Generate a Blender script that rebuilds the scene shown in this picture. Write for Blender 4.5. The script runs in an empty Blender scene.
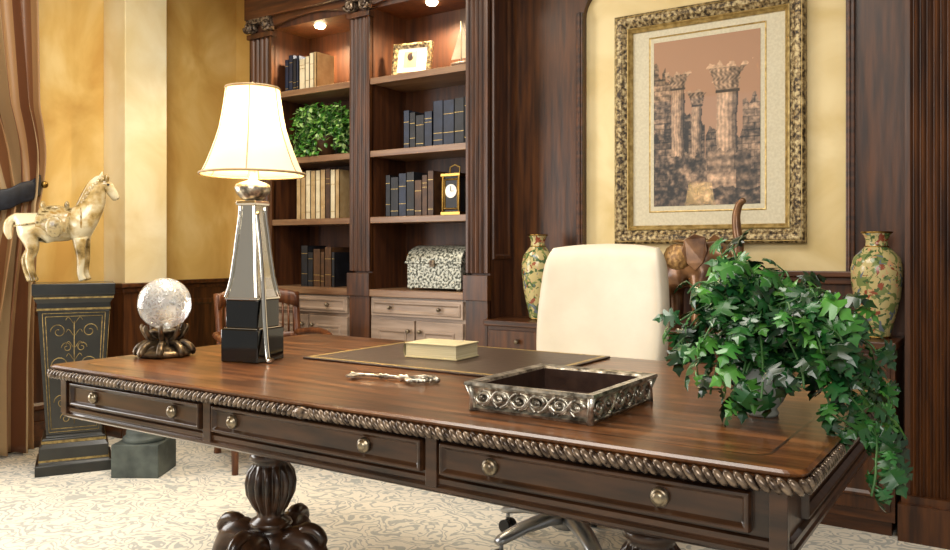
import bpy, bmesh, math, random
from mathutils import Vector, Matrix, noise, Euler
random.seed(7)
S=bpy.context.scene
C=S.collection
pi=math.pi
def lin(c):
    c=c/255.0
    return c/12.92 if c<=0.04045 else ((c+0.055)/1.055)**2.4
def rgb(h):
    h=h.lstrip('#'); return (lin(int(h[0:2],16)),lin(int(h[2:4],16)),lin(int(h[4:6],16)),1)

# ---------------- materials ----------------
def newmat(name):
    m=bpy.data.materials.new(name); m.use_nodes=True
    nt=m.node_tree; b=nt.nodes['Principled BSDF']
    return m,nt,b
def mat(name,c1,c2=None,rough=.5,metal=0,scale=8,stretch=(1,1,1),bump=0,bscale=None,detail=4,lo=.35,hi=.65,coat=0,spec=.5,emit=None,es=0,dist=0,c3=None,sss=0):
    m,nt,b=newmat(name)
    b.inputs['Roughness'].default_value=rough
    b.inputs['Metallic'].default_value=metal
    b.inputs['Specular IOR Level'].default_value=spec
    b.inputs['Coat Weight'].default_value=coat
    b.inputs['Coat Roughness'].default_value=.08
    b.inputs['Base Color'].default_value=rgb(c1)
    if emit: 
        b.inputs['Emission Color'].default_value=rgb(emit); b.inputs['Emission Strength'].default_value=es
    if c2 or bump:
        tc=nt.nodes.new('ShaderNodeTexCoord'); mp=nt.nodes.new('ShaderNodeMapping')
        mp.inputs['Scale'].default_value=stretch
        nt.links.new(tc.outputs['Object'],mp.inputs['Vector'])
        nz=nt.nodes.new('ShaderNodeTexNoise'); nz.inputs['Scale'].default_value=scale; nz.inputs['Detail'].default_value=detail
        nz.inputs['Distortion'].default_value=dist
        nt.links.new(mp.outputs[0],nz.inputs['Vector'])
        if c2:
            r=nt.nodes.new('ShaderNodeValToRGB')
            r.color_ramp.elements[0].position=lo; r.color_ramp.elements[0].color=rgb(c1)
            r.color_ramp.elements[1].position=hi; r.color_ramp.elements[1].color=rgb(c2)
            if c3:
                e=r.color_ramp.elements.new((lo+hi)/2); e.color=rgb(c3)
            nt.links.new(nz.outputs['Fac'],r.inputs['Fac']); nt.links.new(r.outputs['Color'],b.inputs['Base Color'])
        if bump:
            src=nz
            if bscale:
                src=nt.nodes.new('ShaderNodeTexNoise'); src.inputs['Scale'].default_value=bscale; src.inputs['Detail'].default_value=3
                nt.links.new(mp.outputs[0],src.inputs['Vector'])
            bp=nt.nodes.new('ShaderNodeBump'); bp.inputs['Strength'].default_value=bump; bp.inputs['Distance'].default_value=.01
            nt.links.new(src.outputs['Fac'],bp.inputs['Height']); nt.links.new(bp.outputs[0],b.inputs['Normal'])
    return m

M={}
M['woodV']=mat('wood_vertical','#2d170a','#583214',.36,scale=6,stretch=(6,6,.5),bump=.08,detail=6)
M['woodH']=mat('wood_horizontal','#30190b','#5c3416',.35,scale=6,stretch=(.5,6,6),bump=.06,detail=6)
M['woodIn']=mat('wood_inner','#34190b','#563016',.5,scale=6,stretch=(6,6,.5),detail=6)
M['shelf']=mat('shelf_wood','#6b4a32','#8c6c4e',.32,scale=6,stretch=(.5,6,6),detail=5)
M['cab']=mat('cabinet_front','#84705f','#a48e7c',.35,scale=6,stretch=(.6,6,6),detail=5)
M['dtop']=mat('desk_top_wood','#3c210d','#82522c',.28,scale=5,stretch=(.8,7,7),detail=8,bump=.05,bscale=30,coat=.18,c3='#5c371b',lo=.33,hi=.68)
M['dwood']=mat('desk_wood','#1f120a','#462c1a',.28,scale=6,stretch=(1,6,6),detail=6,bump=.06,coat=.3)
M['bead']=mat('bead_wood','#2e2119','#8c7a68',.24,scale=60,detail=2,metal=.5)
M['knob']=mat('antique_pewter','#5f5346','#a59880',.3,metal=.9,scale=80)
M['goldwall']=mat('gold_plaster','#cca052','#ecce8a',.6,scale=2.6,stretch=(1,1,.7),detail=10,dist=.6,c3='#ddb768')
M['litwall']=mat('window_lit_plaster','#e2cf9c','#f3e8c4',.6,scale=3,detail=6,dist=.6)  # paler plaster: window light on the column face put into its colour
M['alcove']=mat('alcove_plaster','#d3bb80','#e9d6a4',.6,scale=3,detail=9,dist=.8)
M['ceil']=mat('ceiling_paint','#a98e62',rough=.85)
M['silver']=mat('silver_ornate','#6b665c','#e4decf',.28,metal=.85,scale=45,detail=3,bump=.3)
M['chrome']=mat('chrome','#e2ddd2',rough=.09,metal=1)
M['mirrordark']=mat('polished_nickel','#d9d2c2',rough=.16,metal=1)
M['black']=mat('black_marble','#070807','#15160f',.08,scale=9,detail=8,coat=.4,lo=.5,hi=.8)
M['leather']=mat('dark_leather','#2c1b14','#3a271d',.38,scale=40,bump=.1)
M['goldtrim']=mat('gold_tooling','#8f733d','#c2a869',.4,metal=.5,scale=90)
M['cream']=mat('cream_leather','#cbc1ac','#d6cdb9',.42,scale=5,bump=.04,bscale=60)
M['page']=mat('paper_pages','#d9cfae','#c4b88e',.7,scale=3,stretch=(1,1,200))
M['olive']=mat('book_cover_olive','#aea27c','#beb28c',.5,scale=20)
M['pot']=mat('grey_glazed_pot','#98a09a','#b6bcb2',.25,scale=12,coat=.3)
M['soil']=mat('soil','#20160e','#38281a',.9,scale=60,bump=.3)
M['stem']=mat('plant_stem','#2c5426','#426a34',.5,scale=20)
M['horse']=mat('tang_glaze','#66501f','#ddd2b0',.2,scale=9,detail=5,lo=.36,hi=.56,coat=.6,c3='#b89e68')
M['saddle']=mat('saddle_glaze','#4e3e1c','#9a783a',.25,scale=28,detail=4,coat=.5,c3='#b8a67a')
M['bronze']=mat('bronze','#4a2e1c','#8c6440',.3,metal=.35,scale=12,coat=.2)
M['ivory']=mat('ivory','#e8dcc0',rough=.4)
M['brass']=mat('brass','#9c7c40',rough=.28,metal=1)
M['white']=mat('enamel_white','#f0ece0',rough=.4)
M['navy']=mat('navy_cloth','#12151f','#1f2532',.5,scale=30,bump=.1)
M['stone']=mat('slate','#363d3a','#545c57',.6,scale=12,detail=8,bump=.15)
M['redwood']=mat('chair_wood','#4c2611','#7c4a28',.35,scale=6,stretch=(6,6,1))
M['steel']=mat('brushed_steel','#a8aaac',rough=.3,metal=.85)
M['blackpl']=mat('black_plastic','#0c0c0d',rough=.5)
M['b_navy']=mat('book_navy','#141c2e','#1f2a40',.5,scale=20)
M['b_black']=mat('book_black','#0d0e12','#1b1d24',.5,scale=20)
M['b_brown']=mat('book_brown','#3b2415','#55381f',.5,scale=20)
M['b_tan']=mat('book_tan','#a5875a','#b99e72',.6,scale=20)
M['b_cream']=mat('book_cream','#cdbf9c','#dccfae',.6,scale=20)
M['frameg']=mat('antique_gold_frame','#2f2416','#b8a67a',.38,metal=.35,scale=60,detail=5,bump=.4,lo=.38,hi=.62,c3='#806c48')
M['framei']=mat('frame_inner_gold','#8d7440','#c2a76a',.35,metal=.5,scale=40)
M['matb']=mat('linen_mat','#c6bda2','#d2cab0',.8,scale=90)
M['plinth']=mat('plinth_black','#0d0f0e','#1d1f1c',.28,scale=10,coat=.3)
M['bulb']=mat('bulb_glow','#ffffff',emit='#ffe6b8',es=40)
M['aged']=mat('aged_brass','#241b14','#7a6850',.35,metal=.7,scale=40,bump=.3)

def vase_mat():
    m,nt,b=newmat('floral_porcelain'); b.inputs['Roughness'].default_value=.18
    tc=nt.nodes.new('ShaderNodeTexCoord')
    def noisy(scale,off,thr,w=.02,detail=3):
        mp=nt.nodes.new('ShaderNodeMapping'); mp.inputs['Location'].default_value=off
        nt.links.new(tc.outputs['Object'],mp.inputs['Vector'])
        n=nt.nodes.new('ShaderNodeTexNoise'); n.inputs['Scale'].default_value=scale; n.inputs['Detail'].default_value=detail; n.inputs['Distortion'].default_value=.8
        nt.links.new(mp.outputs[0],n.inputs['Vector'])
        r=nt.nodes.new('ShaderNodeValToRGB'); r.color_ramp.elements[0].position=thr; r.color_ramp.elements[1].position=thr+w
        nt.links.new(n.outputs['Fac'],r.inputs['Fac']); return r
    last=None
    for scale,off,thr,col in((24,(1,2,3),.53,'#76834e'),(32,(5,1,2),.58,'#49603a'),(24,(9,4,6),.62,'#8e4a34'),(34,(3,8,1),.63,'#c99a70'),(26,(2,2,9),.63,'#66717a')):
        r=noisy(scale,off,thr); mx=nt.nodes.new('ShaderNodeMixRGB')
        nt.links.new(r.outputs[0],mx.inputs[0])
        if last: nt.links.new(last.outputs[0],mx.inputs[1])
        else: mx.inputs[1].default_value=rgb('#bfb07a')
        mx.inputs[2].default_value=rgb(col); last=mx
    nt.links.new(last.outputs[0],b.inputs['Base Color']); return m
M['vase']=vase_mat()
def carpet_mat():
    m,nt,b=newmat('damask_carpet'); b.inputs['Roughness'].default_value=.95; b.inputs['Specular IOR Level'].default_value=.1
    tc=nt.nodes.new('ShaderNodeTexCoord')
    n=nt.nodes.new('ShaderNodeTexNoise'); n.inputs['Scale'].default_value=7; n.inputs['Detail'].default_value=1.5
    mx=nt.nodes.new('ShaderNodeMixRGB'); mx.inputs[0].default_value=.3
    nt.links.new(tc.outputs['Object'],n.inputs['Vector']); nt.links.new(tc.outputs['Object'],mx.inputs[1]); nt.links.new(n.outputs['Color'],mx.inputs[2])
    w=nt.nodes.new('ShaderNodeTexWave'); w.wave_type='RINGS'; w.inputs['Scale'].default_value=9; w.inputs['Distortion'].default_value=9; w.inputs['Detail'].default_value=1; w.inputs['Detail Scale'].default_value=2.0
    nt.links.new(mx.outputs[0],w.inputs['Vector'])
    r=nt.nodes.new('ShaderNodeValToRGB'); r.color_ramp.elements[0].position=.6; r.color_ramp.elements[0].color=rgb('#ddd7c9'); r.color_ramp.elements[1].position=.8; r.color_ramp.elements[1].color=rgb('#b0b1ab')
    nt.links.new(w.outputs['Fac'],r.inputs['Fac'])
    f=nt.nodes.new('ShaderNodeTexNoise'); f.inputs['Scale'].default_value=160
    nt.links.new(tc.outputs['Object'],f.inputs['Vector'])
    m2=nt.nodes.new('ShaderNodeMixRGB'); m2.blend_type='OVERLAY'; m2.inputs[0].default_value=.15
    nt.links.new(r.outputs[0],m2.inputs[1]); nt.links.new(f.outputs['Fac'],m2.inputs[2]); nt.links.new(m2.outputs[0],b.inputs['Base Color'])
    bp=nt.nodes.new('ShaderNodeBump'); bp.inputs['Strength'].default_value=.3; bp.inputs['Distance'].default_value=.01
    nt.links.new(f.outputs['Fac'],bp.inputs['Height']); nt.links.new(bp.outputs[0],b.inputs['Normal'])
    return m
M['carpet']=carpet_mat()
def attr_mat(name,rough,coat=0,coat_ior=1.5,trans=0):
    m,nt,b=newmat(name); a=nt.nodes.new('ShaderNodeAttribute'); a.attribute_name='Col'
    nt.links.new(a.outputs['Color'],b.inputs['Base Color']); b.inputs['Roughness'].default_value=rough
    b.inputs['Coat Weight'].default_value=coat; b.inputs['Coat IOR'].default_value=coat_ior; b.inputs['Coat Roughness'].default_value=.01
    return m
M['leaf']=attr_mat('leaf_green',.3,.2)
M['leaf'].node_tree.nodes['Principled BSDF'].inputs['Coat Roughness'].default_value=.25
M['art']=attr_mat('sepia_print_under_glass',.6,1,1.8)
M['curtain']=attr_mat('striped_silk_curtain',.36)
def shade_mat():
    m,nt,b=newmat('lamp_shade_fabric')
    b.inputs['Base Color'].default_value=rgb('#e6d8ba'); b.inputs['Roughness'].default_value=.8
    b.inputs['Emission Color'].default_value=rgb('#ffe0ae'); b.inputs['Emission Strength'].default_value=.38
    t=nt.nodes.new('ShaderNodeBsdfTranslucent'); t.inputs[0].default_value=rgb('#e8cfa0')
    mx=nt.nodes.new('ShaderNodeMixShader'); mx.inputs[0].default_value=.13
    nt.links.new(b.outputs[0],mx.inputs[1]); nt.links.new(t.outputs[0],mx.inputs[2]); nt.links.new(mx.outputs[0],nt.nodes['Material Output'].inputs[0])
    return m
M['shade']=shade_mat()
def crystal_mat():
    m,nt,b=newmat('crystal'); b.inputs['Roughness'].default_value=.02; b.inputs['Transmission Weight'].default_value=.72; b.inputs['IOR'].default_value=1.45
    tc=nt.nodes.new('ShaderNodeTexCoord'); v=nt.nodes.new('ShaderNodeTexVoronoi'); v.inputs['Scale'].default_value=60; v.feature='DISTANCE_TO_EDGE'
    r=nt.nodes.new('ShaderNodeValToRGB'); r.color_ramp.elements[0].position=.0; r.color_ramp.elements[0].color=rgb('#ffffff'); r.color_ramp.elements[1].position=.25; r.color_ramp.elements[1].color=rgb('#dfe6ea')
    nt.links.new(tc.outputs['Object'],v.inputs['Vector']); bp=nt.nodes.new('ShaderNodeBump'); bp.inputs['Strength'].default_value=.35; bp.inputs['Distance'].default_value=.01
    nt.links.new(v.outputs['Distance'],r.inputs['Fac']); nt.links.new(r.outputs[0],b.inputs['Base Color'])
    nt.links.new(v.outputs['Distance'],bp.inputs['Height']); nt.links.new(bp.outputs[0],b.inputs['Normal'])
    b.inputs['Coat Weight'].default_value=.6; b.inputs['Coat Roughness'].default_value=.02
    return m
M['crystal']=crystal_mat()

# ---------------- mesh helpers ----------------
def empty(name,loc=(0,0,0),rz=0,s=1):
    e=bpy.data.objects.new(name,None); C.objects.link(e); e.location=loc; e.rotation_euler=(0,0,rz); e.empty_display_size=.1; e.scale=(s,s,s); return e
def mk(name,bm,mats,parent=None,bevel=0,sub=0,recalc=True):
    if recalc: bmesh.ops.recalc_face_normals(bm,faces=bm.faces)
    me=bpy.data.meshes.new(name); bm.to_mesh(me); bm.free()
    if not isinstance(mats,(list,tuple)): mats=[mats]
    for k in mats: me.materials.append(M[k] if isinstance(k,str) else k)
    o=bpy.data.objects.new(name,me); C.objects.link(o)
    if parent: o.parent=parent
    if bevel:
        b=o.modifiers.new('bevel','BEVEL'); b.width=bevel; b.segments=2; b.limit_method='ANGLE'; b.angle_limit=math.radians(50)
    if sub:
        s=o.modifiers.new('sub','SUBSURF'); s.levels=sub; s.render_levels=sub
    return o
def B(): return bmesh.new()
def box(bm,x0,x1,y0,y1,z0,z1,mi=0,M4=None):
    vs=[bm.verts.new(Vector((x,y,z)) if M4 is None else M4@Vector((x,y,z))) for x in(x0,x1) for y in(y0,y1) for z in(z0,z1)]
    for f in((0,1,3,2),(4,6,7,5),(0,4,5,1),(2,3,7,6),(0,2,6,4),(1,5,7,3)):
        fc=bm.faces.new([vs[i] for i in f]); fc.material_index=mi
def rings(bm,R,closed=True,cap=True,mi=0,smooth=True):
    rv=[[bm.verts.new(p) for p in r] for r in R]
    n=len(rv[0])
    for a,b in zip(rv,rv[1:]):
        for i in range(n if closed else n-1):
            j=(i+1)%n
            try:
                f=bm.faces.new((a[i],a[j],b[j],b[i])); f.material_index=mi; f.smooth=smooth
            except ValueError: pass
    if cap:
        for r in (rv[0],rv[-1]):
            try:
                f=bm.faces.new(r); f.material_index=mi
            except ValueError: pass
def lathe(bm,prof,cx=0,cy=0,seg=32,mi=0,lobes=None,cap=True,smooth=True,cz=0):
    R=[]
    for k,p in enumerate(prof):
        r,z=p[0],p[1]; amp=p[2] if len(p)>2 else 0
        R.append([Vector((cx+(r*(1+amp*(abs(math.cos((lobes or 8)*t/2))-1) ))*math.cos(t),cy+(r*(1+amp*(abs(math.cos((lobes or 8)*t/2))-1)))*math.sin(t),cz+z)) for t in [2*pi*i/seg for i in range(seg)]])
    rings(bm,R,True,cap,mi,smooth)
def tube(bm,pts,rad,seg=8,mi=0,flat=1):
    pts=[Vector(p) for p in pts]; n=len(pts)
    if not hasattr(rad,'__len__'): rad=[rad]*n
    R=[]; up=Vector((0,0,1)); prev=None
    for i,p in enumerate(pts):
        d=(pts[min(i+1,n-1)]-pts[max(i-1,0)]).normalized()
        if prev is None:
            a=d.cross(up); 
            if a.length<.05: a=d.cross(Vector((1,0,0)))
            a.normalize()
        else:
            a=(prev-d*prev.dot(d)); 
            if a.length<1e-4: a=d.orthogonal()
            a.normalize()
        prev=a; b=d.cross(a)
        R.append([p+(a*math.cos(2*pi*k/seg)+b*math.sin(2*pi*k/seg)*flat)*rad[i] for k in range(seg)])
    rings(bm,R,True,True,mi)
def ell(bm,c,s,rot=None,u=10,v=7,mi=0):
    m=Matrix.Translation(Vector(c))@(rot if rot else Matrix.Identity(4))@Matrix.Diagonal((s[0],s[1],s[2],1))
    r=bmesh.ops.create_uvsphere(bm,u_segments=u,v_segments=v,radius=1,matrix=m)
    for ve in r['verts']:
        for f in ve.link_faces: f.material_index=mi; f.smooth=True
def frame_loop(bm,x0,x1,z0,z1,y,prof,mi=0,cap=False,axis='Y'):
    R=[]
    for d,h in prof:
        pts=[(x0+d,z0+d),(x1-d,z0+d),(x1-d,z1-d),(x0+d,z1-d)]
        if axis=='Y': R.append([Vector((a,y-h,b)) for a,b in pts])
        else: R.append([Vector((y+h,a,b)) for a,b in pts])
    rings(bm,R,True,False,mi,False)
    if cap:
        vs=[bm.verts.new(p) for p in R[-1]]; f=bm.faces.new(vs); f.material_index=mi
def catmull(P,n=6):
    P=[Vector(p) for p in P]; out=[]
    for i in range(len(P)-1):
        p0=P[max(i-1,0)];p1=P[i];p2=P[i+1];p3=P[min(i+2,len(P)-1)]
        for k in range(n):
            t=k/n
            out.append(.5*((2*p1)+(-p0+p2)*t+(2*p0-5*p1+4*p2-p3)*t*t+(-p0+3*p1-3*p2+p3)*t**3))
    out.append(P[-1]); return out
def lerpn(R,n): 
    out=[]
    for a,b in zip(R,R[1:]):
        for k in range(n): out.append(a+(b-a)*k/n)
    out.append(R[-1]); return out
def fluted(bm,x0,x1,yf,yb,z0,z1,n=5,dep=.012,mi=0):
    w=x1-x0; m=w*.1; fw=(w-2*m)/n
    pts=[(x0,yb),(x0,yf),(x0+m,yf)]
    for i in range(n):
        a=x0+m+i*fw
        for k in range(1,7):
            t=k/7; pts.append((a+fw*.12+fw*.76*t,yf+dep*math.sin(pi*t)))
        pts.append((a+fw,yf))
    pts+= [(x1,yf),(x1,yb)]
    rings(bm,[[Vector((x,y,z)) for x,y in pts] for z in (z0,z1)],True,True,mi,False)

# ---------------- room ----------------
bm=B(); box(bm,-4.75,2.2,-2.2,4.0,-.05,0); mk('floor',bm,'carpet')
bm=B(); box(bm,-4.75,2.2,-2.2,4.0,2.95,3.0); mk('ceiling',bm,'ceil')
bm=B()
box(bm,-4.7,-4.6,-2.2,-.4,0,2.95); box(bm,-4.7,-4.6,1.5,3.95,0,2.95); box(bm,-4.7,-4.6,-.4,1.5,0,.5); box(bm,-4.7,-4.6,-.4,1.5,2.55,2.95)
mk('wall_left',bm,'goldwall')
bm=B()
for y in (-.4,.52,1.45): box(bm,-4.68,-4.6,y,y+.05,.5,2.55)
for z in (.5,1.5,2.5): box(bm,-4.68,-4.6,-.4,1.5,z,z+.05)
mk('window_1',bm,'woodV')
bm=B(); box(bm,-4.6,-4.38,2.857,3.14,.0,2.95); mk('wall_column_left',bm,'litwall',bevel=.004)
bm=B(); box(bm,-4.7,-4.0,3.86,3.95,0,2.95); box(bm,-4.0,2.2,3.87,3.95,0,2.95); mk('wall_back',bm,'goldwall')
bm=B()
box(bm,-4.6,-4.57,1.7,2.835,0,.85); box(bm,-4.6,-4.57,3.14,3.86,0,.85); box(bm,-4.38,-4.36,2.857,3.14,0,.85); box(bm,-4.57,-4.36,2.835,2.857,0,.85)
for a,b in ((1.75,2.25),(2.3,2.8),(3.2,3.78)):
    frame_loop(bm,a,b,.2,.78,-4.57,[(0,0),(.01,.012),(.03,.012),(.045,.0)],axis='X')
mk('trim_4',bm,'woodV')
bm=B()
for z0,z1,h in ((.88,.905,.055),(.85,.88,.035)):
    box(bm,-4.6,-4.6+h,1.7,2.857-h,z0,z1); box(bm,-4.6,-4.6+h,3.14,3.86,z0,z1)
    box(bm,-4.6,-4.38+h,2.857-h,3.14+h*.3,z0,z1)
box(bm,-4.57,-4.05,3.8,3.86,.85,.905)
mk('trim_1',bm,'woodH',bevel=.004)
bm=B(); box(bm,-4.57,-4.55,1.7,2.83,0,.14); box(bm,-4.36,-4.34,2.82,3.17,0,.14); box(bm,-4.57,-4.55,3.16,3.8,0,.14); box(bm,-4.55,-4.36,2.815,2.835,0,.14)
mk('baseboard_left',bm,'woodH',bevel=.004)
bm=B()
box(bm,-2.254,-1.84,3.75,3.8,.0,2.95); box(bm,-.605,-.2,3.75,3.8,0,2.95); box(bm,-1.84,-.605,3.75,3.8,0,.98); box(bm,-1.84,-.605,3.75,3.8,2.42,2.95)
for sx,xc in ((1,-1.84),(-1,-.605)):
    poly=[(xc,2.42)]+[(xc+sx*(.14-.14*math.cos(a)),2.42-(.14-.14*math.sin(a))) for a in [pi/2*k/8 for k in range(9)]]
    f1=[Vector((x,3.75,z)) for x,z in poly]; f2=[Vector((x,3.8,z)) for x,z in poly]
    rings(bm,[f1,f2],True,True,0,False)
mk('wall_alcove_paneling',bm,'woodV')
bm=B(); box(bm,-1.86,-.58,3.785,3.86,.95,2.5); mk('wall_alcove',bm,'alcove')
bm=B()
for x0,x1 in((-1.87,-1.835),(-.61,-.575)): box(bm,x0,x1,3.725,3.75,1.0,2.3)
for x0,x1 in((-1.855,-1.845),(-.6,-.59)): box(bm,x0,x1,3.715,3.73,1.0,2.3)
box(bm,-1.9,-.55,3.70,3.75,.985,1.01); box(bm,-1.88,-.57,3.72,3.75,.955,.985)
mk('trim_2',bm,'woodH',bevel=.004)
bm=B(); fluted(bm,-.365,-.195,3.5,3.75,.16,2.95,6,.012)
box(bm,-.385,-.175,3.46,3.75,0,.14); box(bm,-.375,-.185,3.48,3.75,.14,.17)
mk('trim_3',bm,'woodV')
bm=B(); box(bm,-.195,2.2,3.56,3.6,0,2.95)
for k in range(3): frame_loop(bm,-.1+k*.75,.55+k*.75,1.0,2.7,3.56,[(0,0),(.01,.015),(.03,.015),(.05,0)]); frame_loop(bm,-.1+k*.75,.55+k*.75,.2,.85,3.56,[(0,0),(.01,.015),(.03,.015),(.05,0)])
mk('wall_right_paneling',bm,'woodV')

# ---------------- bookcase ----------------
bc=empty('bookcase')
bm=B()
YF=3.5; YBK=3.84
for a,b in((-4.04,-3.84),(-3.196,-3.045),(-2.39,-2.254)):
    box(bm,a+.02,b-.0,YF+.02,YBK,0,2.94)
box(bm,-4.02,-2.254,YBK-.02,YBK,0,2.9)
for a,b in ((-3.84,-3.196),(-3.045,-2.39)):
    box(bm,a,b,YF+.03,YBK,2.47,2.94)
mk('carcass',bm,'woodIn',bc)
bm=B()
for a,b in((-4.04,-3.84),(-3.196,-3.045),(-2.39,-2.254)):
    fluted(bm,a,b,YF-.005,YF+.03,.98,2.42,4,.012)
    box(bm,a-.008,b+.008,YF-.02,YF+.03,.84,.97)
    box(bm,a,b,YF-.005,YF+.03,.1,.84)
    box(bm,a-.01,b+.01,YF-.025,YF+.03,0,.1)
    box(bm,a-.01,b+.01,YF-.02,YF+.03,2.42,2.45)
mk('pilasters',bm,'woodV',bc,bevel=.002)
bm=B(); frame_loop(bm,YF+.04,YBK-.12,1.05,2.6,-2.254,[(0,0),(.005,.008),(.02,.008),(.03,0)],axis='X'); mk('side_moulding',bm,'woodV',bc)
bm=B()
for a,b in((-4.04,-3.84),(-3.196,-3.045),(-2.39,-2.254)):
    for s,xc in((1,a+.02),(-1,b-.02)):
        P=[]
        for k in range(26):
            t=k/25*2*pi*1.6; r=.036*(1-k/28)
            P.append((xc+s*(-r*math.cos(t)+.0),YF-.035,2.49-r*math.sin(t)))
        tube(bm,P,[.011]*26,6)
        tube(bm,[(xc,YF-.045,2.49),(xc,YF,2.49)],.01,8)
        tube(bm,[(xc,YF-.02,2.49),(xc,YF+.03,2.49)],.034,14)
    box(bm,a-.005,b+.005,YF-.03,YF+.03,2.51,2.54)
mk('capitals',bm,'bead',bc)
bm=B()
box(bm,-4.06,-2.24,YF-.03,YF+.03,2.54,2.7); box(bm,-4.1,-2.2,YF-.09,YF+.03,2.7,2.76); box(bm,-4.14,-2.16,YF-.14,YF+.03,2.76,2.84)
for a,b in ((-3.84,-3.196),(-3.045,-2.39)):
    n=12; P1=[]
    for k in range(n+1):
        t=k/n; z=2.475+.04*math.sin(pi*t); P1.append((a+(b-a)*t,z))
    poly=P1+[(b,2.55),(a,2.55)]
    rings(bm,[[Vector((x,YF,z)) for x,z in poly],[Vector((x,YF+.03,z)) for x,z in poly]],True,True,0,False)
mk('cornice',bm,'woodH',bc,bevel=.003)
bm=B()
for a,b in ((-3.84,-3.196),(-3.045,-2.39)):
    for z in (2.066,1.656,1.284):
        box(bm,a,b,YF+.015,YBK-.02,z-.03,z)
        box(bm,a,b,YF+.0,YF+.02,z-.034,z+.002)
    box(bm,a,b,YF-.015,YBK-.02,.84,.88)
mk('shelves',bm,'shelf',bc,bevel=.003)
bm=B()
for i,(a,b) in enumerate(((-3.84,-3.196),(-3.045,-2.39))):
    m=(a+b)/2
    box(bm,a,b,YF+.01,YF+.03,.0,.84)
    for x0,x1,z0,z1 in ((a+.015,b-.015,.735,.83),(a+.015,m-.006,.12,.715),(m+.006,b-.015,.12,.715)):
        box(bm,x0,x1,YF-.008,YF+.01,z0,z1)
        w=.012 if z1-z0<.2 else .05
        frame_loop(bm,x0+w,x1-w,z0+w,z1-w,YF-.008,[(0,0),(.004,.006),(.012,.006),(.02,0)])
mk('cabinet_fronts',bm,'cab',bc,bevel=.002)
bm=B()
for i,(a,b) in enumerate(((-3.84,-3.196),(-3.045,-2.39))):
    m=(a+b)/2
    for x,z in((a+.16,.783),(b-.16,.783),(m-.04,.66),(m+.04,.66)): ell(bm,(x,YF-.025,z),(.012,.014,.012)); tube(bm,[(x,YF-.02,z),(x,YF-.006,z)],.005)
mk('knobs',bm,'knob',bc)
bm=B()
DL=[(-3.55,3.62),(-2.70,3.62)]
for x,y in DL: lathe(bm,[(.001,2.452),(.026,2.454),(.032,2.462),(.034,2.47)],x,y,16)
mk('downlight_lenses',bm,'bulb',bc)
for i,(x,y) in enumerate(DL):
    l=bpy.data.lights.new('downlight_lamp','SPOT'); l.energy=55; l.color=(1,.76,.46); l.spot_size=math.radians(160); l.spot_blend=.6; l.shadow_soft_size=.03
    o=bpy.data.objects.new('downlight_lamp',l); C.objects.link(o); o.location=(x,y,2.44); o.parent=bc

def books(name,x0,x1,z,y=3.57,dep=.16,hs=(.2,.25),cols=('b_black','b_navy'),ws=(.022,.045),lean=False):
    bm=B(); mats=['b_black','b_navy','b_brown','b_tan','b_cream','page','goldtrim']
    x=x0
    while x<x1-.015:
        w=min(random.uniform(*ws),x1-x); h=random.uniform(*hs); c=mats.index(random.choice(cols)); d=dep*random.uniform(.9,1)
        box(bm,x,x+.003,y,y+d,z,z+h,c); box(bm,x+w-.004,x+w-.001,y,y+d,z,z+h,c); box(bm,x,x+w-.001,y,y+.004,z,z+h,c)
        box(bm,x+.003,x+w-.004,y+.004,y+d-.004,z+.004,z+h-.004,5)
        for q in random.sample((.15,.8,.7,.3),2): box(bm,x+.003,x+w-.004,y-.0012,y,z+h*q,z+h*q+.003,6)
        x+=w
    mk(name,bm,mats)
books('row_of_books',-3.8,-3.68,2.066,hs=(.21,.24),cols=('b_navy','b_black'),ws=(.03,.04))
books('row_of_books',-3.675,-3.53,2.066,hs=(.2,.24),cols=('b_cream','b_tan'),ws=(.035,.05))
books('row_of_books',-2.86,-2.66,1.656,hs=(.18,.23),cols=('b_black','b_black','b_navy'),ws=(.035,.06))
books('row_of_books',-2.655,-2.42,1.656,hs=(.24,.26),cols=('b_black','b_black','b_navy'),ws=(.05,.075))
books('row_of_books',-2.99,-2.65,1.284,hs=(.2,.25),cols=('b_black','b_navy','b_brown'),ws=(.035,.06))
books('row_of_books',-3.66,-3.38,.88,hs=(.2,.26),cols=('b_brown','b_black','b_black'),ws=(.035,.06))
books('row_of_books',-3.7,-3.34,1.284,hs=(.29,.30),cols=('b_tan','b_brown','b_cream'),ws=(.03,.045))
e=empty('photo_frame',(-2.83,3.6,2.066),math.radians(12))
bm=B(); tl=Matrix.Rotation(math.radians(-10),4,'X')
frame_loop(bm,-.12,.12,0,.2,0,[(0,-.01),(0,.012),(.012,.016),(.03,.006),(.03,0)])
bm.transform(tl); mk('frame',bm,'frameg',e)
bm=B(); box(bm,-.092,.092,-.002,.006,.028,.172); box(bm,-.05,.03,-.006,-.002,.06,.15,1); ell(bm,(-.01,-.006,.12),(.02,.003,.025),mi=2); bm.transform(tl); mk('print',bm,['white','olive','b_brown'],e)
bm=B(); tube(bm,[(0,.01,.13),(0,.07,0.0)],.006,6); mk('easel_leg',bm,'b_black',e)
e=empty('sailboat_ornament',(-2.49,3.6,2.066))
bm=B(); rings(bm,[[Vector((.07*math.cos(t)*s,.022*math.sin(t)*s,z)) for t in [2*pi*k/16 for k in range(16)]] for s,z in((.6,.0),(.9,.02),(1,.04))]); mk('hull',bm,'b_brown',e)
bm=B(); tube(bm,[(0,0,.03),(0,0,.26)],.003,6)
for s in(1,-1): rings(bm,[[Vector((s*.005,y,.06)),Vector((s*.065,y,.06)),Vector((s*.03,y,.15)),Vector((s*.005,y,.25 if s>0 else .22))] for y in(-.001,.001)],smooth=False)
mk('sails',bm,'b_cream',e)
e=empty('carriage_clock',(-2.53,3.6,1.284),0,1.05)
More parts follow.
